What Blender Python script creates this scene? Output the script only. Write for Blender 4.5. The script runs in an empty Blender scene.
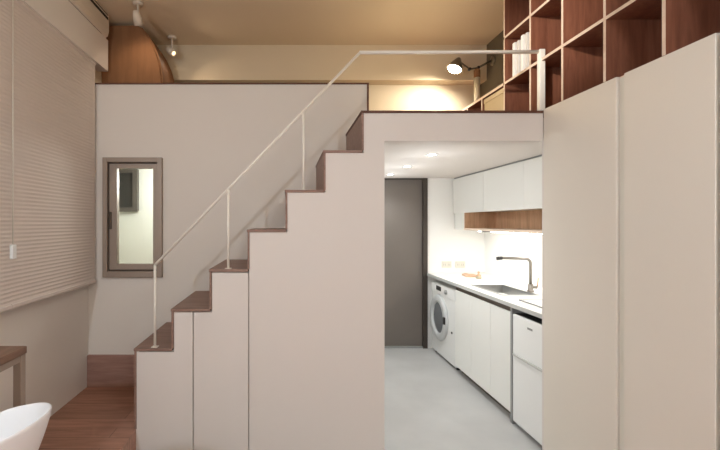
import bpy, bmesh, math, random
from mathutils import Vector, Matrix
random.seed(7)
S = bpy.context.scene
C = S.collection
PI = math.pi
E = 1.57            # eye height above the concrete floor
Y1 = 2.628          # plane of the stair front
Y2 = 3.324          # wall behind the stairs
XL = -1.618         # left wall
RISE = 0.2538
LOFT = 2.2895
CEIL = 3.32

# ------------------------------------------------------------------ materials
def lin(c):
    return tuple(((v/255)/12.92 if v/255 <= .04045 else ((v/255+.055)/1.055)**2.4) for v in c) + (1,)

def base(name, col, rough=.6, metal=0, spec=.4, bump=0, bscale=60, vary=.0, vscale=3):
    m = bpy.data.materials.new(name); m.use_nodes = True
    nt = m.node_tree; b = nt.nodes['Principled BSDF']
    b.inputs['Roughness'].default_value = rough
    b.inputs['Metallic'].default_value = metal
    b.inputs['Specular IOR Level'].default_value = spec
    tc = nt.nodes.new('ShaderNodeTexCoord')
    n = nt.nodes.new('ShaderNodeTexNoise'); n.inputs['Scale'].default_value = vscale; n.inputs['Detail'].default_value = 4
    nt.links.new(tc.outputs['Object'], n.inputs['Vector'])
    mx = nt.nodes.new('ShaderNodeMix'); mx.data_type = 'RGBA'
    c = lin(col)
    mx.inputs['A'].default_value = tuple(v*(1-vary) for v in c[:3])+(1,)
    mx.inputs['B'].default_value = tuple(min(1, v*(1+vary)) for v in c[:3])+(1,)
    nt.links.new(n.outputs['Fac'], mx.inputs['Factor'])
    nt.links.new(mx.outputs['Result'], b.inputs['Base Color'])
    if bump:
        n2 = nt.nodes.new('ShaderNodeTexNoise'); n2.inputs['Scale'].default_value = bscale; n2.inputs['Detail'].default_value = 6
        nt.links.new(tc.outputs['Object'], n2.inputs['Vector'])
        bp = nt.nodes.new('ShaderNodeBump'); bp.inputs['Strength'].default_value = bump; bp.inputs['Distance'].default_value = .004
        nt.links.new(n2.outputs['Fac'], bp.inputs['Height']); nt.links.new(bp.outputs['Normal'], b.inputs['Normal'])
    return m

def wood(name, dark, light, stretch=(1, 12, 12), rough=.45, plank=None):
    m = bpy.data.materials.new(name); m.use_nodes = True
    nt = m.node_tree; b = nt.nodes['Principled BSDF']
    b.inputs['Roughness'].default_value = rough
    b.inputs['Specular IOR Level'].default_value = .35
    tc = nt.nodes.new('ShaderNodeTexCoord')
    mp = nt.nodes.new('ShaderNodeMapping'); mp.inputs['Scale'].default_value = stretch
    nt.links.new(tc.outputs['Object'], mp.inputs['Vector'])
    n = nt.nodes.new('ShaderNodeTexNoise'); n.inputs['Scale'].default_value = 2.2; n.inputs['Detail'].default_value = 7
    n.inputs['Roughness'].default_value = .6; n.inputs['Distortion'].default_value = .6
    nt.links.new(mp.outputs['Vector'], n.inputs['Vector'])
    r = nt.nodes.new('ShaderNodeValToRGB')
    r.color_ramp.elements[0].position = .3; r.color_ramp.elements[0].color = lin(dark)
    r.color_ramp.elements[1].position = .72; r.color_ramp.elements[1].color = lin(light)
    nt.links.new(n.outputs['Fac'], r.inputs['Fac'])
    out = r.outputs['Color']
    if plank:
        br = nt.nodes.new('ShaderNodeTexBrick')
        br.inputs['Color1'].default_value = (1, 1, 1, 1); br.inputs['Color2'].default_value = (.78, .78, .78, 1)
        br.inputs['Mortar'].default_value = (.35, .35, .35, 1)
        br.inputs['Scale'].default_value = 1; br.inputs['Mortar Size'].default_value = .002
        br.inputs['Brick Width'].default_value = plank[0]; br.inputs['Row Height'].default_value = plank[1]
        nt.links.new(tc.outputs['Object'], br.inputs['Vector'])
        mx = nt.nodes.new('ShaderNodeMix'); mx.data_type = 'RGBA'; mx.blend_type = 'MULTIPLY'
        mx.inputs['Factor'].default_value = 1
        nt.links.new(out, mx.inputs['A']); nt.links.new(br.outputs['Color'], mx.inputs['B'])
        out = mx.outputs['Result']
    nt.links.new(out, b.inputs['Base Color'])
    bp = nt.nodes.new('ShaderNodeBump'); bp.inputs['Strength'].default_value = .15; bp.inputs['Distance'].default_value = .002
    nt.links.new(n.outputs['Fac'], bp.inputs['Height']); nt.links.new(bp.outputs['Normal'], b.inputs['Normal'])
    return m

def emit(name, col, strength):
    m = bpy.data.materials.new(name); m.use_nodes = True
    nt = m.node_tree; b = nt.nodes['Principled BSDF']
    b.inputs['Base Color'].default_value = lin(col)
    b.inputs['Emission Color'].default_value = lin(col); b.inputs['Emission Strength'].default_value = strength
    return m

def glass(name, tint=(243, 243, 240)):
    m = bpy.data.materials.new(name); m.use_nodes = True
    nt = m.node_tree
    for n in list(nt.nodes):
        if n.type == 'BSDF_PRINCIPLED': nt.nodes.remove(n)
    out = [n for n in nt.nodes if n.type == 'OUTPUT_MATERIAL'][0]
    t = nt.nodes.new('ShaderNodeBsdfTransparent'); t.inputs['Color'].default_value = lin(tint)
    g = nt.nodes.new('ShaderNodeBsdfGlossy'); g.inputs['Roughness'].default_value = .02
    f = nt.nodes.new('ShaderNodeFresnel'); f.inputs['IOR'].default_value = 1.45
    mx = nt.nodes.new('ShaderNodeMixShader')
    nt.links.new(f.outputs[0], mx.inputs[0]); nt.links.new(t.outputs[0], mx.inputs[1]); nt.links.new(g.outputs[0], mx.inputs[2])
    nt.links.new(mx.outputs[0], out.inputs['Surface'])
    return m

M = {}
M['cream'] = base('cream_paint', (221, 213, 206), .65, bump=.05, bscale=90, vary=.012)
M['wall'] = base('wall_paint', (226, 219, 210), .8, bump=.08, bscale=120, vary=.015)
M['loftwall'] = base('loft_wall_paint', (214, 197, 168), .8, bump=.08, bscale=120, vary=.015)
M['olive'] = base('olive_wall', (100, 91, 74), .6, bump=.05, bscale=120, vary=.02)  # one even dark olive tone for the right loft wall
M['ceil'] = base('ceiling_paint', (222, 204, 174), .85, bump=.05, bscale=120, vary=.01)
M['white'] = base('white_paint', (242, 241, 238), .7, bump=.04, bscale=120, vary=.01)
M['lacq'] = base('white_lacquer', (234, 233, 228), .35, vary=.008)
M['enamel'] = base('white_enamel', (238, 238, 236), .25, vary=.005)
M['taupe'] = base('wardrobe_laminate', (226, 218, 206), .55, bump=.03, bscale=90, vary=.012)
M['strip'] = base('pale_strip', (222, 218, 206), .4, vary=.01)
M['concrete'] = base('polished_concrete', (190, 189, 187), .42, bump=.06, bscale=30, vary=.2, vscale=2.2)
M['floorwood'] = wood('brown_floor_wood', (152, 110, 92), (194, 146, 124), (1.2, 14, 14), .4, plank=(1.1, .12))
M['stepwood'] = wood('step_wood', (126, 97, 85), (156, 126, 112), (1.5, 14, 14), .45)
M['upstand'] = wood('upstand_wood', (142, 108, 96), (172, 136, 122), (1.5, 14, 14), .45)
M['shelfwood'] = wood('red_brown_shelf_wood', (116, 70, 52), (152, 98, 74), (14, 14, 1.4), .5)
M['shelfedge'] = wood('pale_shelf_edge', (222, 198, 176), (238, 218, 198), (10, 1.5, 10), .5)
M['niche'] = wood('oak_niche', (188, 148, 116), (224, 186, 152), (10, 10, 1.2), .5)
M['brownpanel'] = wood('brown_cabinet_wood', (128, 88, 56), (142, 100, 66), (9, 9, 1.2), .8)
M['deskwood'] = wood('desk_wood', (106, 80, 64), (138, 108, 90), (12, 1.2, 12), .45)
M['trimwood'] = wood('trim_wood', (84, 54, 42), (116, 78, 60), (1.5, 12, 12), .5)
M['rail'] = base('cream_metal', (240, 234, 222), .4, metal=.0, vary=.01)
M['alu'] = base('bronze_aluminium', (158, 143, 130), .45, metal=.3, vary=.02)
M['aludark'] = base('dark_aluminium', (92, 80, 70), .45, metal=.4, vary=.02)
M['steel'] = base('brushed_steel', (170, 170, 168), .3, metal=.9, vary=.04, vscale=20)
M['chrome'] = base('satin_chrome', (140, 134, 126), .4, metal=.6, vary=.02)
M['dark'] = base('dark_plastic', (44, 42, 42), .45, vary=.03)
M['black'] = base('black_recess', (26, 24, 23), .7, vary=.03)
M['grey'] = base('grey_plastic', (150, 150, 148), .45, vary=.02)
M['door'] = base('dark_taupe_door', (114, 106, 99), .5, bump=.06, bscale=50, vary=.05)
M['doorframe'] = base('dark_door_frame', (66, 58, 52), .5, vary=.03)
M['blind'] = base('blind_fabric', (212, 200, 191), .85, bump=.15, bscale=200, vary=.015)
M['ac'] = base('air_conditioner_plastic', (214, 202, 184), .45, vary=.01)
M['chair'] = base('white_shell_plastic', (236, 236, 237), .35, vary=.006)
M['paper'] = base('white_book_cover', (244, 241, 236), .6, vary=.03)
M['paper2'] = base('grey_book_cover', (218, 214, 208), .6, vary=.03)
M['beigebox'] = base('beige_card', (206, 186, 150), .7, vary=.02)
M['canister'] = base('pale_canister', (190, 176, 150), .3, vary=.03)
M['picdark'] = base('dark_picture', (48, 48, 44), .4, vary=.25, vscale=6)
M['picframe'] = base('grey_brown_frame', (88, 82, 74), .5, vary=.04)
M['nextroom'] = base('pale_green_wall', (224, 225, 214), .8, bump=.04, bscale=100, vary=.01)
M['lampmetal'] = base('grey_lamp_metal', (120, 112, 98), .35, metal=.6, vary=.03)
M['edgegrey'] = base('pale_grey_edge', (192, 192, 188), .4, vary=.02)
M['washring'] = base('washer_ring', (200, 202, 202), .3, vary=.02)
M['glass'] = glass('clear_glass')
M['doorglass'] = base('dark_door_glass', (112, 116, 120), .15, metal=.0, spec=.8, vary=.15, vscale=8)
M['bulb'] = emit('warm_bulb', (255, 236, 200), 30)
M['spotglow'] = emit('spot_lens', (255, 214, 160), 2)
M['led'] = emit('white_led', (255, 250, 240), 14)
M['downled'] = emit('downlight_lens', (255, 246, 232), 16)

# ------------------------------------------------------------------ mesh helpers
class MB:
    def __init__(s): s.bm = bmesh.new()
    def box(s, x0, x1, y0, y1, z0, z1, bev=0, seg=2, mat=0):
        vs = [s.bm.verts.new((x, y, z)) for x in (x0, x1) for y in (y0, y1) for z in (z0, z1)]
        idx = [(0, 1, 3, 2), (4, 6, 7, 5), (0, 4, 5, 1), (2, 3, 7, 6), (0, 2, 6, 4), (1, 5, 7, 3)]
        fs = [s.bm.faces.new([vs[i] for i in f]) for f in idx]
        for f in fs: f.material_index = mat
        if bev:
            es = list({e for f in fs for e in f.edges})
            bmesh.ops.bevel(s.bm, geom=es, offset=bev, segments=seg, affect='EDGES', profile=.5)
        return s
    def prism(s, pts, d0, d1, axis='y', bev=0):
        """pts: closed 2-D outline, extruded along axis ('y': pts are x,z; 'x': pts are y,z; 'z': pts are x,y)"""
        def mk(p, d):
            return {'y': (p[0], d, p[1]), 'x': (d, p[0], p[1]), 'z': (p[0], p[1], d)}[axis]
        a = [s.bm.verts.new(mk(p, d0)) for p in pts]; b = [s.bm.verts.new(mk(p, d1)) for p in pts]
        n = len(pts)
        fs = [s.bm.faces.new(a), s.bm.faces.new(b[::-1])]
        for i in range(n):
            fs.append(s.bm.faces.new((a[i], b[i], b[(i+1) % n], a[(i+1) % n])))
        if bev:
            es = list({e for f in fs for e in f.edges})
            bmesh.ops.bevel(s.bm, geom=es, offset=bev, segments=2, affect='EDGES', profile=.5)
        return s
    def tube(s, pts, r, n=12, cap=True):
        pts = [Vector(p) for p in pts]; rings = []
        rr = r if isinstance(r, (list, tuple)) else [r]*len(pts)
        prev = None
        for i, p in enumerate(pts):
            t = ((pts[min(i+1, len(pts)-1)]-p).normalized() + (p-pts[max(i-1, 0)]).normalized()).normalized()
            if prev is None:
                up = Vector((0, 0, 1)) if abs(t.z) < .9 else Vector((1, 0, 0))
                u = t.cross(up).normalized()
            else:
                u = (prev - t*prev.dot(t)).normalized()
            prev = u; v = t.cross(u)
            rings.append([s.bm.verts.new(p + rr[i]*(math.cos(2*PI*k/n)*u + math.sin(2*PI*k/n)*v)) for k in range(n)])
        for a, b in zip(rings, rings[1:]):
            for k in range(n):
                f = s.bm.faces.new((a[k], a[(k+1) % n], b[(k+1) % n], b[k])); f.smooth = True
        if cap:
            s.bm.faces.new(rings[0][::-1]); s.bm.faces.new(rings[-1])
        return s
    def lathe(s, prof, origin=(0, 0, 0), axis=(0, 0, 1), n=32, cap=True):
        q = Vector((0, 0, 1)).rotation_difference(Vector(axis)); o = Vector(origin)
        rings = []
        for (r, h) in prof:
            rings.append([s.bm.verts.new(o + q @ Vector((r*math.cos(2*PI*k/n), r*math.sin(2*PI*k/n), h))) for k in range(n)])
        for a, b in zip(rings, rings[1:]):
            for k in range(n):
                f = s.bm.faces.new((a[k], a[(k+1) % n], b[(k+1) % n], b[k])); f.smooth = True
        if cap:
            s.bm.faces.new(rings[0][::-1]); s.bm.faces.new(rings[-1])
        return s
    def build(s, name, mat, parent=None, edge=None):
        bmesh.ops.recalc_face_normals(s.bm, faces=s.bm.faces)
        if edge:
            for f in s.bm.faces:
                f.normal_update()
                if edge[1](f): f.material_index = 1
        me = bpy.data.meshes.new(name); s.bm.to_mesh(me); s.bm.free()
        me.materials.append(mat)
        if edge: me.materials.append(edge[0])
        o = bpy.data.objects.new(name, me); C.objects.link(o)
        if parent:
            o.parent = parent
            pl = Vector((0, 0, 0)); q = parent
            while q: pl += q.location; q = q.parent
            me.transform(Matrix.Translation(-pl))
        return o

def thing(name, label, cat, loc=(0, 0, 0), group=None):
    o = bpy.data.objects.new(name, None); C.objects.link(o)
    o.location = loc; o.empty_display_size = .1
    o['label'] = label; o['category'] = cat
    if group: o['group'] = group
    return o
def tag(o, label, cat, group=None):
    o['label'] = label; o['category'] = cat
    if group: o['group'] = group
    return o
def struct(name, mb, mat, label=None, parent=None):
    o = mb.build(name, mat, parent)
    if not parent: o['kind'] = 'structure'
    if label: o['label'] = label
    return o
def B(*a, **k): return MB().box(*a, **k)

# ------------------------------------------------------------------ setting
PLAT = 0.251
YR = -2.6
XR = 1.953
floor = struct('floor', B(XL-.1, 2.6, 1.9, 5.25, -.1, 0), M['concrete'], 'grey polished concrete floor running into the kitchen')
fl2 = MB().prism([(XL, YR), (2.0, YR), (2.0, 1.9), (-.974, 1.9), (-.974, Y2), (XL, Y2)], 0.0, PLAT, 'z')
o = struct('floor.001', fl2, M['floorwood'], 'raised brown wooden platform floor left of the stairs')
struct('ceiling', B(XL-.4, 2.6, YR-.1, 4.3, CEIL, CEIL+.1), M['ceil'], 'warm beige ceiling above the loft')
struct('wall_left', B(XL-.1, XL, YR-.1, Y2, 0, CEIL), M['wall'], 'pale left wall behind the blinds')
struct('wall_left.001', B(XL-.1, XL, Y2+.1, 4.3, LOFT-.1, CEIL), M['loftwall'], 'left wall of the loft')
struct('wall_rear', B(XL-.1, 2.6, YR-.1, YR, 0, CEIL), M['wall'], 'rear wall')
# back wall with the window hole
wx0, wx1, wz0, wz1 = -1.490, -1.014, E-.438, E+.527
bw = MB()
PT = E+1.135
bw.box(XL-.1, wx0, Y2, Y2+.1, 0, PT-.012); bw.box(wx1, .64, Y2, Y2+.1, 0, PT-.012)
bw.box(wx0, wx1, Y2, Y2+.1, 0, wz0); bw.box(wx0, wx1, Y2, Y2+.1, wz1, PT-.012)
struct('wall_back', bw, M['wall'], 'plain wall behind the stairs rising to a loft parapet')
t1 = MB(); t1.box(XL, .655, Y2-.006, Y2+.106, PT-.012, PT); t1.box(.64, .655, Y2-.006, Y2+.106, LOFT, PT-.012)
struct('trim_1', t1, M['trimwood'], 'thin brown capping on the loft parapet')
# the loft slab: kitchen ceiling below, loft floor above
KC = E+.562
slab = MB()
slab.box(.6186, 1.635, Y1, Y1+.12, E+.526, LOFT-.016)         # lintel
slab.box(.50, 2.6, Y1+.121, 5.25, KC, LOFT-.016)               # slab over kitchen
slab.box(XL-.1, .50, Y2+.1, 5.25, LOFT-.12, LOFT-.016)
struct('ceiling.001', slab, M['cream'], 'loft floor slab with cream front edge over the kitchen opening')
lf = MB(); lf.box(.468, 1.635, Y1-.006, Y2+.0, LOFT-.016, LOFT); lf.box(.655, XR, Y2, Y2+.1, LOFT-.016, LOFT); lf.box(1.635, XR, Y1, Y2, LOFT-.016, LOFT)
lf.box(XL, XR, Y2+.1, 4.3, LOFT-.016, LOFT)
struct('floor.002', lf, M['trimwood'], 'brown wooden loft floor with a thin brown front edge')
struct('wall_loft', B(XL-.1, 2.4, 4.17, 4.3, LOFT, CEIL), M['loftwall'], 'warm cream loft back wall')
struct('trim_2', B(XL, XR, 4.03, 4.17, E+1.405, CEIL), M['loftwall'], 'shallow beam along the top of the loft back wall')
struct('wall_right', B(XR, 2.45, YR-.1, Y1, 0, CEIL), M['wall'], 'right wall behind the wardrobes and bookcase')
struct('wall_right.001', B(XR, 2.45, Y1, 4.17, LOFT, CEIL), M['olive'], 'dark olive right wall of the loft')
struct('wall_front', B(1.66, 2.467, Y1, Y1+.05, 0, KC), M['cream'], 'partition between wardrobes and kitchen')
# kitchen walls
KX = 2.467; KY = 5.15
struct('wall_kitchen', MB().box(.5, 1.10, KY, KY+.1, 0, KC).box(1.746, KX+.13, KY, KY+.1, 0, KC), M['white'], 'white kitchen end wall with sockets')
struct('wall_kitchen.001', B(KX, KX+.13, Y1+.05, KY, 0, KC), M['white'], 'white kitchen side wall behind the sink')
struct('wall_kitchen.002', B(.50, .6186, Y1+.121, KY, 0, KC), M['white'], 'white kitchen left wall')
# door at the end of the kitchen
d = struct('door_1', B(1.13, 1.69, KY+.02, KY+.06, .02, KC-.02), M['door'], 'dark taupe door at the end of the kitchen')
f = MB(); f.box(1.10, 1.13, KY-.01, KY+.08, 0, KC); f.box(1.69, 1.746, KY-.025, KY+.08, 0, KC); f.box(1.13, 1.69, KY-.01, KY+.08, KC-.02, KC)
f.build('door_frame', M['doorframe'], d)
B(1.13, 1.69, KY-.012, KY+.06, 0, .02).build('threshold', M['grey'], d)
# room behind the window
nr = MB(); nr.box(-2.15, -.5, 4.50, 4.58, PLAT, LOFT-.12); nr.box(-2.15, -2.07, Y2+.1, 4.5, PLAT, LOFT-.12); nr.box(-.58, -.5, Y2+.1, 4.5, PLAT, LOFT-.12)
struct('wall_nextroom', nr, M['nextroom'], 'pale wall of the next room seen through the window')
struct('floor.003', B(-2.15, -.5, Y2+.1, 4.58, PLAT-.1, PLAT), M['floorwood'], 'floor of the next room')
pic = thing('picture', 'small dark picture on the pale wall seen through the narrow window', 'picture', (-1.75, 4.5, E+.35))
px0, px1, pz0, pz1 = -1.92, -1.635, E+.125, E+.585
pf = MB(); pf.box(px0, px1, 4.44, 4.497, pz0, pz0+.045); pf.box(px0, px1, 4.44, 4.497, pz1-.04, pz1); pf.box(px0, px0+.045, 4.44, 4.497, pz0+.045, pz1-.04); pf.box(px1-.05, px1, 4.44, 4.497, pz0+.045, pz1-.04)
pf.build('frame', M['picframe'], pic)
B(px0+.045, px1-.05, 4.47, 4.49, pz0+.045, pz1-.04).build('image', M['picdark'], pic)
# window_1
def ring(mb, x0, x1, z0, z1, y0, y1, w, wb=None, wl=None):
    wb = wb or w; wl = wl or w
    mb.box(x0, x0+wl, y0, y1, z0, z1, .002, 1); mb.box(x1-w, x1, y0, y1, z0, z1, .002, 1)
    mb.box(x0+wl, x1-w, y0, y1, z0, z0+wb, .002, 1); mb.box(x0+wl, x1-w, y0, y1, z1-w, z1, .002, 1)
    return mb
w = struct('window_1', ring(MB(), wx0, wx1, wz0, wz1, Y2-.035, Y2+.09, .038, .05), M['alu'], 'narrow brown aluminium casement window in the back wall')
ring(MB(), wx0+.038, wx1-.038, wz0+.05, wz1-.038, Y2-.005, Y2+.06, .012).build('inner_frame', M['aludark'], w)
sx0, sx1, sz0, sz1 = wx0+.05, wx1-.038, wz0+.062, wz1-.05
sash = ring(MB(), sx0, sx1, sz0, sz1, Y2-.02, Y2+.03, .036, .045, .06).build('sash', M['alu'], w)
B(sx0+.06, sx1-.036, Y2+.002, Y2+.008, sz0+.045, sz1-.036).build('pane', M['glass'], sash)
B(sx0+.005, sx0+.02, Y2-.032, Y2-.02, E-.05, E+.09, .003, 1).build('handle', M['aludark'], w)

# ------------------------------------------------------------------ staircase
st = thing('staircase', 'cream stair with dark brown wooden treads and storage doors below', 'staircase', (-.2, Y1, 0))
xs = [(a-.005, b-.005) for a, b in [(-.974, -.7372), (-.7372, -.4936), (-.4936, -.25), (-.25, -.008), (-.008, .237), (.237, .481)]]
TZ = [LOFT-RISE*(6-k) for k in range(6)]
TH = .017
for k, (a, b) in enumerate(xs):
    B(a-.008, b+.0, Y1-.008, Y2, TZ[k]-TH, TZ[k], .002, 1).build('tread', M['stepwood'], st)
    z0 = TZ[k-1] if k else PLAT
    B(a-.004, a+.009, Y1-.006, Y2, z0, TZ[k]-TH).build('riser', M['stepwood'], st)
B(.472, .485, Y1-.006, Y2, TZ[5], LOFT-.017).build('riser', M['stepwood'], st)
tag(B(XL+.002, -.985, Y2-.03, Y2-.001, PLAT, PLAT+RISE, .002, 1).build('wooden_step', M['upstand']), 'dark brown wooden upstand at the foot of the back wall beside the stairs', 'step')
# panels under the treads (front plane)
def under(k): return TZ[k]-TH-.006
g = .0035
xa = (193.2-288)/156; xb = (248.8-288)/156
def panel(pts, name): return MB().prism(pts, Y1, Y1+.02, 'y').build(name, M['cream'], st)
L = -.956
dA = panel([(L, .02), (xa-g, .02), (xa-g, under(1)), (xs[1][0]+.012, under(1)), (xs[1][0]+.012, under(0)), (L, under(0))], 'cabinet_door')
dB = panel([(xa+g, .02), (xb-g, .02), (xb-g, under(2)), (xs[2][0]+.012, under(2)), (xs[2][0]+.012, under(1)), (xa+g, under(1))], 'cabinet_door')
body = [(xb+g, 0), (.6186, 0), (.6186, LOFT-.016), (xs[5][1]+.009, LOFT-.016), (xs[5][1]+.009, TZ[5]-TH), (xs[5][0]+.009, TZ[5]-TH), (xs[5][0]+.009, TZ[4]-TH), (xs[4][0]+.009, TZ[4]-TH), (xs[4][0]+.009, TZ[3]-TH), (xb+g, TZ[3]-TH)]
MB().prism(body, Y1, Y1+.12, 'y').build('side_panel', M['cream'], st)
fr = MB()   # carcass behind the doors
fr.box(-.974, -.956, Y1+.0, Y2, 0, TZ[0]-TH)
fr.prism([(-.956, 0), (xb+g, 0), (xb+g, TZ[2]-TH), (xs[2][0]+.009, TZ[2]-TH), (xs[2][0]+.009, TZ[1]-TH), (xs[1][0]+.009, TZ[1]-TH), (xs[1][0]+.009, TZ[0]-TH), (-.956, TZ[0]-TH)], Y1+.022, Y1+.05, 'y')
fr.build('carcass', M['cream'], st)

# railing
rl = thing('stair_railing', 'slim cream metal handrail and posts along the stairs and loft edge', 'railing', (-.85, Y1+.03, TZ[0]))
def P(x, z): return Vector((x, Y1+.03, z))
ry = Y1+.03; sc = 410/ry
def px(x): return (x-288)/sc
def pz(y): return E+(223-y)/sc
hr = .009
b0 = (px(155), ry, pz(265)); b1 = (px(360), ry, pz(52.5))
MB().tube([b0, b1], hr, 10).build('handrail', M['rail'], rl)
MB().tube([(b1[0]-.004, ry, b1[2]), (px(541.5), ry, b1[2]+.004)], .0115, 10).build('top_rail', M['rail'], rl)
def zr(x): return b0[2]+(b1[2]-b0[2])*(x-b0[0])/(b1[0]-b0[0])
for xp, k in ((155, 0), (228.3, 2), (303.5, 4)):
    x = px(xp)
    pst = MB().tube([(x, ry, TZ[k]), (x, ry, zr(x))], .0085, 10).build('post', M['rail'], rl)
    B(x-.02, x+.02, ry-.02, ry+.02, TZ[k], TZ[k]+.004).build('foot_plate', M['rail'], pst)
B(px(538.3), px(544), ry-.016, ry+.016, LOFT, b1[2]+.018, .003, 1).build('post', M['rail'], rl)

# ------------------------------------------------------------------ left side: blinds, pelmet, air conditioner
def blind(y0, y1, x, z0, z1, label, cord):
    t = thing('window_blind', label, 'blind', (x, (y0+y1)/2, z0))
    bm = MB(); n = int((z1-z0)/.024); v = []
    for i in range(2*n+1):
        z = z0+.025+(z1-z0-.05)*i/(2*n); dx = .0 if i % 2 else .0026
        v.append([bm.bm.verts.new((x+dx, y0, z)), bm.bm.verts.new((x+dx, y1, z)), bm.bm.verts.new((x+dx-.02, y1, z)), bm.bm.verts.new((x+dx-.02, y0, z))])
    for a, b in zip(v, v[1:]):
        for k in range(4): bm.bm.faces.new((a[k], a[(k+1) % 4], b[(k+1) % 4], b[k]))
    bm.bm.faces.new(v[0]); bm.bm.faces.new(v[-1][::-1])
    bm.build('pleated_fabric', M['blind'], t)
    B(x-.025, x+.012, y0, y1, z0, z0+.025, .003, 1).build('bottom_rail', M['blind'], t)
    B(x-.03, x+.012, y0, y1, z1-.025, z1, .003, 1).build('head_rail', M['blind'], t)
    if cord:
        yc = y0-.004
        c = MB().tube([(x+.02, yc, z1-.02), (x+.02, yc, E-.12)], .0025, 6).build('cord', M['strip'], t)
        B(x+.012, x+.03, yc-.018, yc+.018, E-.2, E-.12, .004).build('cord_handle', M['enamel'], t)
    return t
blind(2.285, 3.29, -1.55, E-.478, E+1.287, 'pleated beige window blind pulled down nearest the back wall', True)
blind(1.22, 2.281, -1.545, E-.478, E+1.287, 'pleated window blind cut off at the left photo edge', False)
struct('trim_3', MB().box(XL, -1.53, .6, Y2-.0, E+1.288, E+1.552).box(XL, -1.53, Y2, 3.487, E+1.288, E+1.552), M['wall'], 'cream boxed pelmet above the window blinds')
ac = thing('air_conditioner', 'cream air conditioner with a dark outlet slot above the pelmet', 'air conditioner', (-1.56, 2.5, E+1.554))
acz0, acz1 = E+1.5535, CEIL-.002
MB().prism([(XL+.001, acz0), (-1.528, acz0), (-1.512, acz0+.012), (-1.503, acz0+.05), (-1.503, acz1), (XL+.001, acz1)], 1.4, 3.44, 'y').build('housing', M['ac'], ac)
B(-1.5035, -1.4995, 1.45, 3.42, E+1.692, E+1.712).build('outlet_slot', M['black'], ac)
B(-1.532, -1.5275, 1.4, 3.36, E+1.553, E+1.559).build('shadow_line', M['picframe'], ac)  # dark strip imitating the line of shade between pelmet and housing
B(-1.5035, -1.497, 1.45, 3.42, E+1.728, E+1.732).build('flap', M['picframe'], ac)

# ------------------------------------------------------------------ desk and chair on the platform
dk = thing('desk', 'narrow wooden desk on a metal frame along the left wall', 'desk', (-1.4, 1.2, PLAT))
DT = PLAT+.752; DX = -1.205; DY = 1.895
B(XL+.003, DX, .3, DY, DT-.034, DT, .004).build('tabletop', M['deskwood'], dk)
for (lx, ly) in ((DX-.022, DY-.022), (DX-.022, .4), (XL+.045, DY-.045), (XL+.045, .4)):
    B(lx-.018, lx+.018, ly-.018, ly+.018, PLAT, DT-.034, .002, 1).build('leg', M['alu'], dk)
B(DX-.037, DX-.007, .418, DY-.04, DT-.064, DT-.034, .002, 1).build('frame_rail', M['alu'], dk)
B(XL+.063, DX-.04, DY-.037, DY-.007, DT-.064, DT-.034, .002, 1).build('frame_rail', M['alu'], dk)

ch = thing('shell_chair', 'white plastic shell armchair drawn up to the wooden desk', 'chair', (-1.007, 1.257, PLAT))
CX, CY = -1.007, 1.257
def shell():
    mb = MB(); n = 48; R = 14; cx, cy = CX, CY
    rows = []
    for j in range(R+1):
        t = j/R; row = []
        for k in range(n):
            a = 2*PI*k/n; psi = a+math.radians(10)
            hi = .285 - .066*(1-math.cos(psi)) - .10*max(0, -math.cos(psi)-.3)
            rad = (t**.6)*(.88+.12*t)
            row.append(mb.bm.verts.new((cx+.25*rad*math.cos(a), cy+.25*rad*math.sin(a), PLAT+.435+hi*(t**2.6))))
        rows.append(row)
    for a, b in zip(rows, rows[1:]):
        if a is rows[0]: continue
        for k in range(n):
            f = mb.bm.faces.new((a[k], a[(k+1) % n], b[(k+1) % n], b[k])); f.smooth = True
    for v in rows[0]: mb.bm.verts.remove(v)
    mb.bm.faces.new(rows[1][::-1])
    return mb
sh = shell().build('shell', M['chair'], ch)
so = sh.modifiers.new('solid', 'SOLIDIFY'); so.thickness = .012; so.offset = -1
su = sh.modifiers.new('sub', 'SUBSURF'); su.levels = 1; su.render_levels = 2
for (sx_, sy_) in ((1, 1), (1, -1), (-1, 1), (-1, -1)):
    MB().tube([(CX+sx_*.09, CY+sy_*.09, PLAT+.43), (CX+sx_*.21, CY+sy_*.2, PLAT)], [.016, .011], 12).build('leg', M['shelfedge'], ch)
MB().tube([(CX-.13, CY, PLAT+.41), (CX+.13, CY, PLAT+.41)], .012).tube([(CX, CY-.13, PLAT+.41), (CX, CY+.13, PLAT+.41)], .012).build('seat_frame', M['steel'], ch)

# ------------------------------------------------------------------ wardrobes
WX = 1.635; WT = LOFT-.001
def wardrobe(y0, y1, label, strip_near=False):
    t = thing('wardrobe', label, 'wardrobe', ((WX+XR)/2, (y0+y1)/2, 0), 'cream built-in wardrobes under the bookcase')
    z0 = 0 if y0 > 1.9 else PLAT
    t.location.z = z0
    B(WX+.022, XR-.002, y0, y1, z0, WT).build('body', M['taupe'], t)
    B(WX, WX+.02, y0+.003, y1-.003, z0+.03, E+.728, .002, 1).build('door', M['taupe'], t)
    return t
wardrobe(2.04, Y1-.001, 'cream full-height wardrobe beside the kitchen opening')
wardrobe(1.565, 1.999, 'cream full-height wardrobe second from the kitchen opening')
wardrobe(1.10, 1.556, 'cream wardrobe at the right photo edge, third from the kitchen opening')
tag(B(WX+.012, WX+.03, 2.0, 2.039, PLAT, WT).build('filler_strip', M['strip']), 'pale vertical grip strip between the two cream wardrobes', 'strip')

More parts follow.
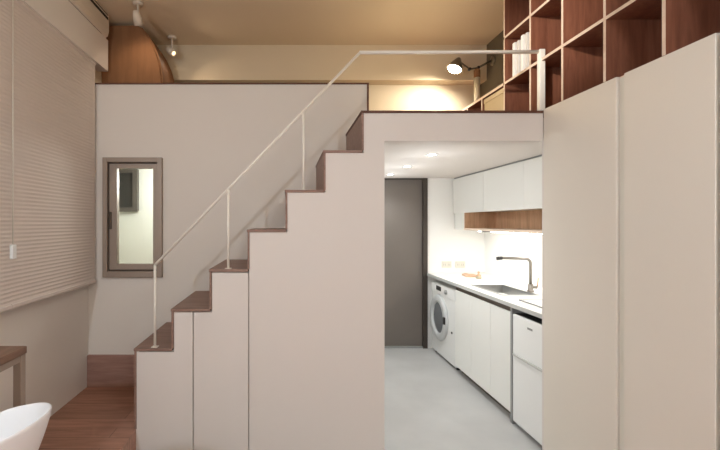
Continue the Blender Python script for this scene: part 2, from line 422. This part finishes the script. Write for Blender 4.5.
# ------------------------------------------------------------------ bookcase
BZ = [LOFT+.0005, E+1.046, E+1.390, E+1.730]
BY = [1.12, 1.452, 1.785, 2.119, 2.446, 2.770, 3.103]
bc = thing('bookcase', 'tall red-brown open cube bookcase above the wardrobes', 'bookcase', (1.8, 2.1, BZ[0]))
iszf = lambda f: f.normal.x < -.9
TB = .009
D1 = XR-.002
B(D1-.012, D1, BY[0], BY[-1], BZ[0], BZ[-1]+.018).build('back_panel', M['shelfwood'], bc)
for i, z in enumerate(BZ):
    B(WX+(.0215 if i == 0 else 0), D1-.012, BY[0], BY[-1], z, z+(.009 if i == 0 else .018)).build('shelf', M['shelfwood'], bc, edge=(M['shelfedge'], iszf))
for y in BY:
    for i in range(3):
        B(WX+.001, D1-.012, y-TB, y+TB, BZ[i]+(.0095 if i == 0 else .018), BZ[i+1]).build('divider', M['shelfwood'], bc, edge=(M['shelfedge'], iszf))
lb = thing('low_bookcase', 'low single-row wooden bookcase beyond the tall one on the loft', 'bookcase', (1.8, 3.5, LOFT))
LY1 = 4.025
B(D1-.012, D1, BY[-1]+.01, LY1, LOFT, BZ[1]).build('back_panel', M['shelfwood'], lb)
B(WX, D1-.012, BY[-1]+.01, LY1, BZ[1]-.002, BZ[1]+.018).build('top', M['shelfwood'], lb, edge=(M['shelfedge'], iszf))
B(WX, D1-.012, BY[-1]+.01, LY1, LOFT+.001, LOFT+.018).build('bottom', M['shelfwood'], lb, edge=(M['shelfedge'], iszf))
for y in (3.46, 3.74, LY1-TB):
    B(WX+.001, D1-.012, y-TB, y+TB, LOFT+.018, BZ[1]-.002).build('divider', M['shelfwood'], lb, edge=(M['shelfedge'], iszf))
bx = thing('storage_box', 'beige box filling the low bookcase cell next to the tall bookcase', 'box', (1.76, 3.28, LOFT+.018))
B(WX+.012, D1-.03, 3.125, 3.44, LOFT+.018, BZ[1]-.05, .003, 1).build('box_body', M['beigebox'], bx)
B(WX+.008, D1-.026, 3.121, 3.444, BZ[1]-.05, BZ[1]-.012, .003, 1).build('lid', M['beigebox'], bx)
# books: second cell from the end
by = 2.80
spec = [(.016, .25, .0, 'paper', 'white'), (.022, .262, .0, 'paper2', 'grey'), (.026, .27, .0, 'paper', 'white'), (.02, .255, 0, 'paper2', 'grey'), (.03, .262, 0, 'paper', 'white')]
lbl = ['slim white book nearest the right end of the shelved books', 'pale grey book second from the right on the bookcase shelf',
       'tallest white book, in the middle of the shelved books', 'pale grey book second from the left on the bookcase shelf',
       'white book with the thickest spine, leftmost on the bookcase shelf']
for i, (th, hh, ln, mt, cn) in enumerate(spec):
    t = thing('book', lbl[i], 'book', (1.76, by+th/2, BZ[1]+.018), 'pale books on the bookcase shelf')
    B(1.66, 1.87, by, by+th, BZ[1]+.018, BZ[1]+.018+hh, .0015, 1).build('cover', M[mt], t)
    B(1.664, 1.872, by+.003, by+th-.003, BZ[1]+.022, BZ[1]+.0185+hh, 0).build('pages', M['strip'], t)
    by += th+.03
# wall lamp on the loft
lp = thing('wall_lamp', 'lit swing-arm lamp on the dark loft wall', 'lamp', (XR, 3.9, E+1.55))
MB().lathe([(.0, 0), (.045, 0), (.045, .012), (.03, .02), (0, .02)], (XR-.0005, 3.9, E+1.545), (-1, 0, 0), 24, False).build('wall_plate', M['lampmetal'], lp)
J0 = Vector((XR-.02, 3.9, E+1.545)); J1 = Vector((1.80, 3.88, E+1.47)); J2 = Vector((1.70, 3.84, E+1.44)); J3 = Vector((1.585, 3.82, E+1.515))
MB().tube([J0, J1], .010, 10).build('arm', M['lampmetal'], lp)
MB().tube([J1, J2], .008, 10).build('arm', M['lampmetal'], lp)
MB().tube([J2, J3], .008, 10).build('arm', M['lampmetal'], lp)
for j in (J1, J2): MB().lathe([(0, -.014), (.014, -.012), (.014, .012), (0, .014)], j, (0, 1, 0), 16, False).build('joint', M['dark'], lp)
dr = Vector((-.42, -.12, -.9)).normalized()
HD = J3 + Vector((0, 0, 0))
MB().lathe([(.018, -.02), (.03, 0), (.055, .05), (.072, .1), (.069, .1), (.05, .05), (.026, .004), (.0, .0)], HD, dr, 28, False).build('lamp_shade', M['lampmetal'], lp)
MB().lathe([(0, .02), (.022, .03), (.044, .065), (.062, .092), (.05, .106), (0, .112)], HD, dr, 20, False).build('bulb', M['bulb'], lp)
cn = thing('canister', 'slim pale cylinder standing on the low bookcase by the lamp', 'canister', (1.775, 3.85, BZ[1]+.018))
z = BZ[1]+.018
MB().lathe([(0, 0), (.027, 0), (.027, .30), (0, .30)], (1.775, 3.85, z), (0, 0, 1), 24, False).build('body', M['canister'], cn)
MB().lathe([(0, .30), (.029, .30), (.029, .365), (.02, .38), (0, .38)], (1.775, 3.85, z), (0, 0, 1), 24, False).build('cap', M['brownpanel'], cn)

# ------------------------------------------------------------------ loft left side
cb = thing('brown_cabinet', 'brown wooden cabinet with a rounded top corner on the loft', 'cabinet', (-1.35, 3.65, LOFT))
def yz(xp, yp, Y): return ((xp-288)*Y/410, E+(223-yp)*Y/410)
cpts = [(XL+.003, LOFT), yz(162.5, 88, 3.55)]
cpts[1] = (cpts[1][0], LOFT)
for p in ((162.5, 80), (160.5, 64), (157, 52), (152, 41), (147, 33), (142, 27), (136, 24.5), (120, 24.5)): cpts.append(yz(p[0], p[1], 3.55))
cpts.append((XL+.003, cpts[-1][1]))
MB().prism(cpts, 3.57, 3.99, 'y').build('carcass', M['brownpanel'], cb)
dpts = [(x if i in (0, len(cpts)-1) else x-.012, zz+(.02 if i < 2 else -.008)) for i, (x, zz) in enumerate(cpts)]
MB().prism(dpts, 3.55, 3.568, 'y').build('door', M['brownpanel'], cb)
def spot(X, Y, zh, yaw, label, dirv):
    t = thing('ceiling_spotlight', label, 'spotlight', (X, Y, CEIL), 'spotlights on the loft ceiling')
    MB().lathe([(0, 0), (.04, 0), (.04, -.02), (0, -.02)], (X, Y, CEIL-.0005), (0, 0, 1), 20, False).build('ceiling_plate', M['ac'], t)
    MB().tube([(X, Y, CEIL-.02), (X, Y, zh)], .009, 10).build('stem', M['ac'], t)
    d = Vector(dirv).normalized(); o = Vector((X, Y, zh))-d*.03
    hd = MB().lathe([(0, -.05), (.02, -.045), (.032, -.01), (.036, .06), (.03, .06), (.0, .05)], o, d, 22, False).build('head', M['ac'], t)
    MB().lathe([(0, .045), (.028, .045), (.028, .056), (0, .058)], o, d, 18, False).build('lens', M['spotglow'], hd)
    return o, d
s1 = spot((138-288)*3.25/410, 3.25, E+1.60, 0, 'ceiling spotlight above the brown cabinet, nearer the air conditioner', (.05, .5, -.8))
s2 = spot((172-288)*3.85/410, 3.85, E+1.605, 0, 'ceiling spotlight by the beam right of the brown cabinet', (.6, -.3, -.5))

# ------------------------------------------------------------------ kitchen
CF = 1.757; CT = E-.625
wm = thing('washing_machine', 'white front-loading washing machine at the far end of the worktop', 'washing machine', (2.07, 4.71, 0))
WY0, WY1 = 4.345, 5.06; WZ = .855
B(CF+.02, 2.36, WY0, WY1, .03, WZ, .012).build('body', M['enamel'], wm)
for a in (CF+.07, 2.3):
    for b in (WY0+.05, WY1-.05): MB().lathe([(0, 0), (.025, 0), (.02, .03), (0, .03)], (a, b, 0), (0, 0, 1), 12, False).build('foot', M['dark'], wm)
B(CF+.012, CF+.02, WY0+.01, WY1-.01, WZ-.115, WZ-.01, .002, 1).build('control_panel', M['enamel'], wm)
B(CF+.006, CF+.012, 4.74, 4.88, WZ-.075, WZ-.025, .001, 1).build('display', M['dark'], wm)
MB().lathe([(0, 0), (.026, 0), (.022, .02), (0, .02)], (CF+.012, 4.58, WZ-.06), (-1, 0, 0), 20, False).build('knob', M['grey'], wm)
B(CF+.010, CF+.012, 4.92, 5.03, WZ-.1, WZ-.03).build('detergent_drawer', M['enamel'], wm)
WC = (CF+.02, 4.80, .465)
wd = MB().lathe([(.20, 0), (.262, 0), (.266, .012), (.25, .03), (.19, .036), (.175, .02), (.175, 0)], WC, (-1, 0, 0), 44, False).build('door', M['washring'], wm)
MB().lathe([(0, .028), (.08, .03), (.14, .024), (.176, .012)], WC, (-1, 0, 0), 40, False).build('door_glass', M['doorglass'], wd)
B(CF-.03, CF-.012, WC[1]-.25, WC[1]-.22, .44, .52, .004).build('door_handle', M['dark'], wd)
MB().lathe([(0, 0), (.012, 0), (.012, .008), (0, .008)], (CF+.02, 4.44, .38), (-1, 0, 0), 12, False).build('filter_cap', M['dark'], wm)
# sink cabinet
sk = thing('sink_cabinet', 'white handleless base cabinet under the sink beside the washing machine', 'cabinet', (2.1, 3.77, 0))
SY0, SY1 = 3.235, 4.31
B(CF+.022, 2.4, SY0, SY1, .08, CT-.075).build('body', M['lacq'], sk)
for a, b in ((SY0+.004, 3.56), (3.564, 3.935), (3.939, SY1-.004)):
    B(CF, CF+.02, a, b, 0.075, CT-.078, .0015, 1).build('door', M['lacq'], sk)
B(CF+.07, CF+.09, SY0, SY1, 0, .08).build('toe_kick', M['aludark'], sk)
B(CF+.012, CF+.022, SY0, SY1, CT-.08, CT-.034).build('finger_channel', M['aludark'], sk)
tag(B(CF-.005, 2.4, SY0-.03, SY0-.004, 0, CT-.033, .001, 1).build('end_panel', M['grey']), 'upright panel, its shade coloured in as grey, between the sink cabinet and the refrigerator', 'panel')  # grey material stands in for the shade on this panel
# worktop with sink cut-out
wt = MB()
bx0, bx1, by0, by1 = 1.86, 2.16, 3.55, 4.12
wy0, wy1 = 2.69, KY-.004
for (x0, x1, y0, y1) in ((CF-.015, bx0, wy0, wy1), (bx1, KX-.004, wy0, wy1), (bx0, bx1, wy0, by0), (bx0, bx1, by1, wy1)):
    wt.box(x0, x1, y0, y1, CT-.032, CT)
bmesh.ops.remove_doubles(wt.bm, verts=wt.bm.verts, dist=.0005)
wto = wt.build('worktop', M['lacq']); tag(wto, 'long white kitchen worktop with a grey front edge', 'worktop')
B(CF-.018, CF-.0155, wy0, wy1, CT-.032, CT-.002).build('front_edge', M['edgegrey'], wto)
snk = thing('sink', 'stainless steel sink bowl set into the white worktop', 'sink', (2.01, 3.83, CT))
rim = MB()
ring_y = .018
for (x0, x1, y0, y1) in ((bx0-ring_y, bx0+.004, by0-ring_y, by1+ring_y), (bx1-.004, bx1+ring_y, by0-ring_y, by1+ring_y), (bx0+.004, bx1-.004, by0-ring_y, by0+.004), (bx0+.004, bx1-.004, by1-.004, by1+ring_y)):
    rim.box(x0, x1, y0, y1, CT+.0005, CT+.004)
rim.build('rim', M['steel'], snk)
bw_ = MB(); e = .004
bw_.box(bx0+e, bx0+e+.004, by0+e, by1-e, CT-.16, CT); bw_.box(bx1-e-.004, bx1-e, by0+e, by1-e, CT-.16, CT)
bw_.box(bx0+e, bx1-e, by0+e, by0+e+.004, CT-.16, CT); bw_.box(bx0+e, bx1-e, by1-e-.004, by1-e, CT-.16, CT); bw_.box(bx0+e, bx1-e, by0+e, by1-e, CT-.164, CT-.16)
bw_.build('bowl', M['steel'], snk)
MB().lathe([(0, 0), (.035, 0), (.035, .004), (.02, .002), (0, .002)], (2.01, 3.83, CT-.16), (0, 0, 1), 20, False).build('drain', M['chrome'], snk)
fc = thing('faucet', 'tall square-necked chrome faucet behind the sink', 'faucet', (2.20, 3.72, CT))
FX, FY = 2.20, 3.72
MB().lathe([(0, 0), (.028, 0), (.028, .012), (.022, .02), (.022, .07), (0, .07)], (FX, FY, CT+.0005), (0, 0, 1), 20, False).build('base', M['chrome'], fc)
arc = [(FX, FY, CT+.07), (FX, FY, CT+.26)]
for i in range(1, 7):
    a = PI/2*i/6; arc.append((FX-.04*(1-math.cos(a)), FY, CT+.26+.04*math.sin(a)))
arc.append((FX-.29, FY, CT+.31)); 
MB().tube(arc, .0125, 12).build('spout', M['chrome'], fc)
MB().lathe([(0, -.025), (.016, -.025), (.016, .02), (0, .02)], (FX-.285, FY, CT+.305), (-1, 0, -.1), 14, False).build('spout_tip', M['dark'], fc)
MB().tube([(FX, FY, CT+.045), (FX+.05, FY-.02, CT+.045)], .014, 12).build('lever_base', M['chrome'], fc)
MB().tube([(FX+.05, FY-.02, CT+.045), (FX+.055, FY-.025, CT+.13)], .006, 10).build('lever', M['niche'], fc)
# hob
hb = thing('hob', 'pale flat cooking hob on the near end of the worktop', 'hob', (2.05, 3.05, CT))
B(1.87, 2.36, 2.80, 3.30, CT+.0005, CT+.006, .002, 1).build('glass_plate', M['enamel'], hb)
ring(MB(), 1.862, 2.368, 0, 1, 0, 1, .01).bm.free()
hf = MB()
for (x0, x1, y0, y1) in ((1.862, 1.87, 2.79, 3.31), (2.36, 2.368, 2.79, 3.31), (1.87, 2.36, 2.79, 2.80), (1.87, 2.36, 3.30, 3.31)): hf.box(x0, x1, y0, y1, CT+.0005, CT+.009)
hf.build('frame', M['grey'], hb)
for yy in (2.93, 3.17):
    MB().lathe([(.085, 0), (.09, 0), (.09, .0012), (.085, .0012), (.085, 0)], (2.13, yy, CT+.006), (0, 0, 1), 30, False).build('cooking_ring', M['grey'], hb)
# refrigerator
fg = thing('refrigerator', 'small white two-door refrigerator under the near end of the worktop', 'refrigerator', (2.05, 2.95, 0))
FZ = CT-.08
B(CF+.045, 2.3, 2.705, 3.19, .03, FZ, .006).build('body', M['enamel'], fg)
B(CF-.01, CF+.043, 2.705, 3.19, .555, FZ, .008).build('freezer_door', M['enamel'], fg)
B(CF-.01, CF+.043, 2.705, 3.19, .035, .545, .008).build('fridge_door', M['enamel'], fg)
B(CF-.026, CF-.0105, 2.73, 3.165, .549, .567, .003, 1).build('handle', M['edgegrey'], fg)
B(CF+.06, CF+.08, 2.72, 3.18, 0, .03).build('plinth', M['dark'], fg)
B(CF-.0125, CF-.0105, 2.93, 2.99, FZ-.07, FZ-.055).build('badge', M['grey'], fg)
B(CF+.01, CF+.3, 2.70, 3.195, FZ+.0, FZ+.002).build('top_vent', M['dark'], fg)
# small things on the worktop
cbd = thing('chopping_board', 'small brown wooden board lying on the worktop by the sockets', 'chopping board', (2.12, 4.86, CT))
q = MB().prism([(2.06, 4.74), (2.20, 4.70), (2.22, 4.90), (2.17, 4.92), (2.165, 5.0), (2.14, 5.0), (2.135, 4.93), (2.09, 4.93)], CT+.0005, CT+.016, 'z', .002)
q.build('board', M['niche'], cbd)
bw2 = thing('brush', 'small wooden dish brush standing on the worktop beside the board', 'brush', (2.13, 4.6, CT))
MB().lathe([(0, 0), (.028, 0), (.032, .02), (.024, .03), (0, .03)], (2.14, 4.60, CT+.0005), (0, 0, 1), 18, False).build('bristles', M['canister'], bw2)
MB().lathe([(.026, .03), (.026, .04), (.010, .052), (.014, .075), (0, .085)], (2.14, 4.60, CT+.0005), (0, 0, 1), 18, False).build('handle', M['niche'], bw2)
# sockets
for i, (x, l) in enumerate(((1.99, 'white wall socket on the kitchen end wall, nearer the dark door'), (2.16, 'white wall socket on the kitchen end wall, nearer the corner'))):
    t = thing('wall_socket', l, 'socket', (x, KY, E-.52), 'wall sockets above the worktop')
    B(x-.06, x+.06, KY-.011, KY-.0005, E-.56, E-.48, .003).build('plate', M['strip'], t)
    for dx in (-.028, .028):
        MB().box(x+dx-.012, x+dx-.008, KY-.012, KY-.0105, E-.535, E-.51).box(x+dx+.008, x+dx+.012, KY-.012, KY-.0105, E-.535, E-.51).build('slot', M['grey'], t)
# wall cabinets
UX = 2.07; UB = E+.13
ys2 = [(2.70, 3.325), (3.329, 4.347), (4.351, 5.14)]
names2 = ['white wall cabinet nearest the viewer, cut off by the opening edge', 'white wall cabinet between the nearest and farthest ones, above the oak niche', 'white wall cabinet at the far end near the dark door']
for (a, b), l in zip(ys2, names2):
    t = thing('wall_cabinet', l, 'cabinet', (2.27, (a+b)/2, UB), 'white wall cabinets over the sink')
    B(UX+.021, KX-.003, a, b, UB, KC-.012).build('body', M['lacq'], t)
    seams = [a, 3.61, b] if a == 3.329 else [a, b]
    if b > 5: B(UX+.02, KX-.003, 4.845, 5.14, E-.082, UB-.001).build('filler_panel', M['lacq'], t)
    for p, r in zip(seams, seams[1:]):
        B(UX, UX+.019, p+.0015, r-.0015, UB-.01, KC-.018, .001, 1).build('door', M['lacq'], t)
tag(B(UX+.012, KX-.003, 2.70, 5.14, KC-.011, KC-.0005).build('cabinet_shadow_strip', M['grey']), 'thin grey shadow strip above the white wall cabinets', 'strip')
nc = thing('niche_shelf', 'open oak niche under the white wall cabinets', 'shelf', (2.27, 3.8, E-.09))
NB = E-.062
B(KX-.018, KX-.003, 2.70, 4.84, NB, UB-.001).build('back_panel', M['niche'], nc)
B(UX+.004, KX-.018, 2.70, 4.84, NB-.022, NB).build('shelf', M['shelfedge'], nc)
B(UX+.01, KX-.018, 4.82, 4.84, NB, UB-.001).build('side_panel', M['niche'], nc)
B(UX+.01, KX-.018, 2.70, 2.72, NB, UB-.001).build('side_panel', M['niche'], nc)
ll = thing('light_bar', 'bright slim light bar fixed under the oak niche', 'light', (2.3, 3.4, NB-.022))
B(2.22, 2.26, 2.80, 4.8, NB-.034, NB-.0225).build('housing', M['strip'], ll)
B(2.224, 2.256, 2.81, 4.79, NB-.039, NB-.034).build('diffuser', M['led'], ll)
us = thing('sensor_switch', 'small dark switch under the oak niche at its far end', 'switch', (2.15, 4.4, NB-.022))
B(2.10, 2.16, 4.36, 4.46, NB-.036, NB-.0225, .003, 1).build('case', M['grey'], us)
# downlights
KL = []
for i, (Y, l) in enumerate(((3.36, 'kitchen ceiling downlight nearest the viewer'), (4.06, 'kitchen ceiling downlight in the middle of its row'), (4.73, 'kitchen ceiling downlight nearest the dark door'))):
    t = thing('downlight', l, 'downlight', (1.18, Y, KC), 'kitchen ceiling downlights')
    MB().lathe([(.034, 0), (.05, 0), (.05, -.006), (.034, -.004), (.034, 0)], (1.18, Y, KC-.0005), (0, 0, 1), 28, False).build('ring', M['enamel'], t)
    MB().lathe([(0, -.001), (.033, -.001), (.033, -.003), (0, -.003)], (1.18, Y, KC-.0005), (0, 0, 1), 24, False).build('lens', M['downled'], t)
    KL.append((1.18, Y, KC-.02))

# ------------------------------------------------------------------ lights
def light(kind, name, loc, power, col, **k):
    l = bpy.data.lights.new(name, kind); l.energy = power; l.color = col
    aim = k.pop('aim', None)
    for a, b in k.items(): setattr(l, a, b)
    o = bpy.data.objects.new(name, l); C.objects.link(o); o.location = loc
    if aim is not None:
        o.rotation_euler = (Vector(aim)-Vector(loc)).to_track_quat('-Z', 'Y').to_euler()
    return o
WARM = (1.0, .80, .60); SOFT = (.78, .90, 1.03); NEU = (.95, 1, 1.03)
light('POINT', 'wall_light', (-1.35, -.35, 2.15), 55, SOFT, shadow_soft_size=.04)
light('AREA', 'ceiling_light', (.95, -.1, CEIL-.03), 19, SOFT, shape='DISK', size=.4)
for (x, y, z) in KL:
    light('POINT', 'downlight_glow', (x, y, z-.25), 1.5, NEU, shadow_soft_size=.04)
    light('SPOT', 'downlight_beam', (x, y, z), 12.5, NEU, spot_size=2.4, spot_blend=.6, shadow_soft_size=.035)
light('AREA', 'light_bar_beam', (2.24, 3.8, NB-.045), 2.2, NEU, shape='RECTANGLE', size=.03, size_y=1.95)
light('SPOT', 'reading_beam', HD+dr*.14, 24, (1, .96, .88), spot_size=2.6, spot_blend=.8, shadow_soft_size=.04, aim=HD+dr*.14+Vector((-.3, .42, -.9)))
light('POINT', 'rear_fill_light', (.9, -1.7, 1.75), 19, (.92, .98, 1), shadow_soft_size=.16)  # added fill behind the camera, no fitting, brightens the ceiling
light('SPOT', 'bookcase_spot_beam', (-.6, .5, CEIL-.1), 260, (1, .95, .88), spot_size=.34, spot_blend=1, shadow_soft_size=.04, aim=(1.74, 2.72, 2.78))
light('SPOT', 'loft_spot_beam', s1[0]+s1[1]*.07, 2.5, WARM, spot_size=2.6, spot_blend=.6, shadow_soft_size=.03, aim=s1[0]+s1[1])
light('SPOT', 'loft_spot_beam', s2[0]+s2[1]*.07, 4, WARM, spot_size=2.6, spot_blend=.7, shadow_soft_size=.03, aim=s2[0]+s2[1])
light('POINT', 'loft_fill_light', (1.0, 3.3, 2.62), 5.2, (1, .85, .57), shadow_soft_size=.12)  # added warm fill without a fitting, lifts the loft ceiling
light('POINT', 'next_room_light', (-1.1, 4.0, 1.95), 18, (.90, .95, 1), shadow_soft_size=.1)

w = bpy.data.worlds.new('world'); S.world = w; w.use_nodes = True
w.node_tree.nodes['Background'].inputs[0].default_value = (1, .85, .7, 1)
w.node_tree.nodes['Background'].inputs[1].default_value = .05

# ------------------------------------------------------------------ camera
cam = bpy.data.cameras.new('camera'); co = bpy.data.objects.new('camera', cam); C.objects.link(co)
co.location = (0, 0, E); co.rotation_euler = (PI/2, 0, 0)
cam.sensor_width = 36; cam.sensor_fit = 'HORIZONTAL'; cam.lens = 410/720*36
cam.shift_x = 72/720; cam.shift_y = -2/720; cam.clip_start = .02
S.camera = co
S.view_settings.view_transform = 'Standard'; S.view_settings.look = 'None'
S.view_settings.gamma = 1; S.view_settings.use_curve_mapping = False
S.view_settings.exposure = 0.5
S.cycles.max_bounces = 10; S.cycles.diffuse_bounces = 6
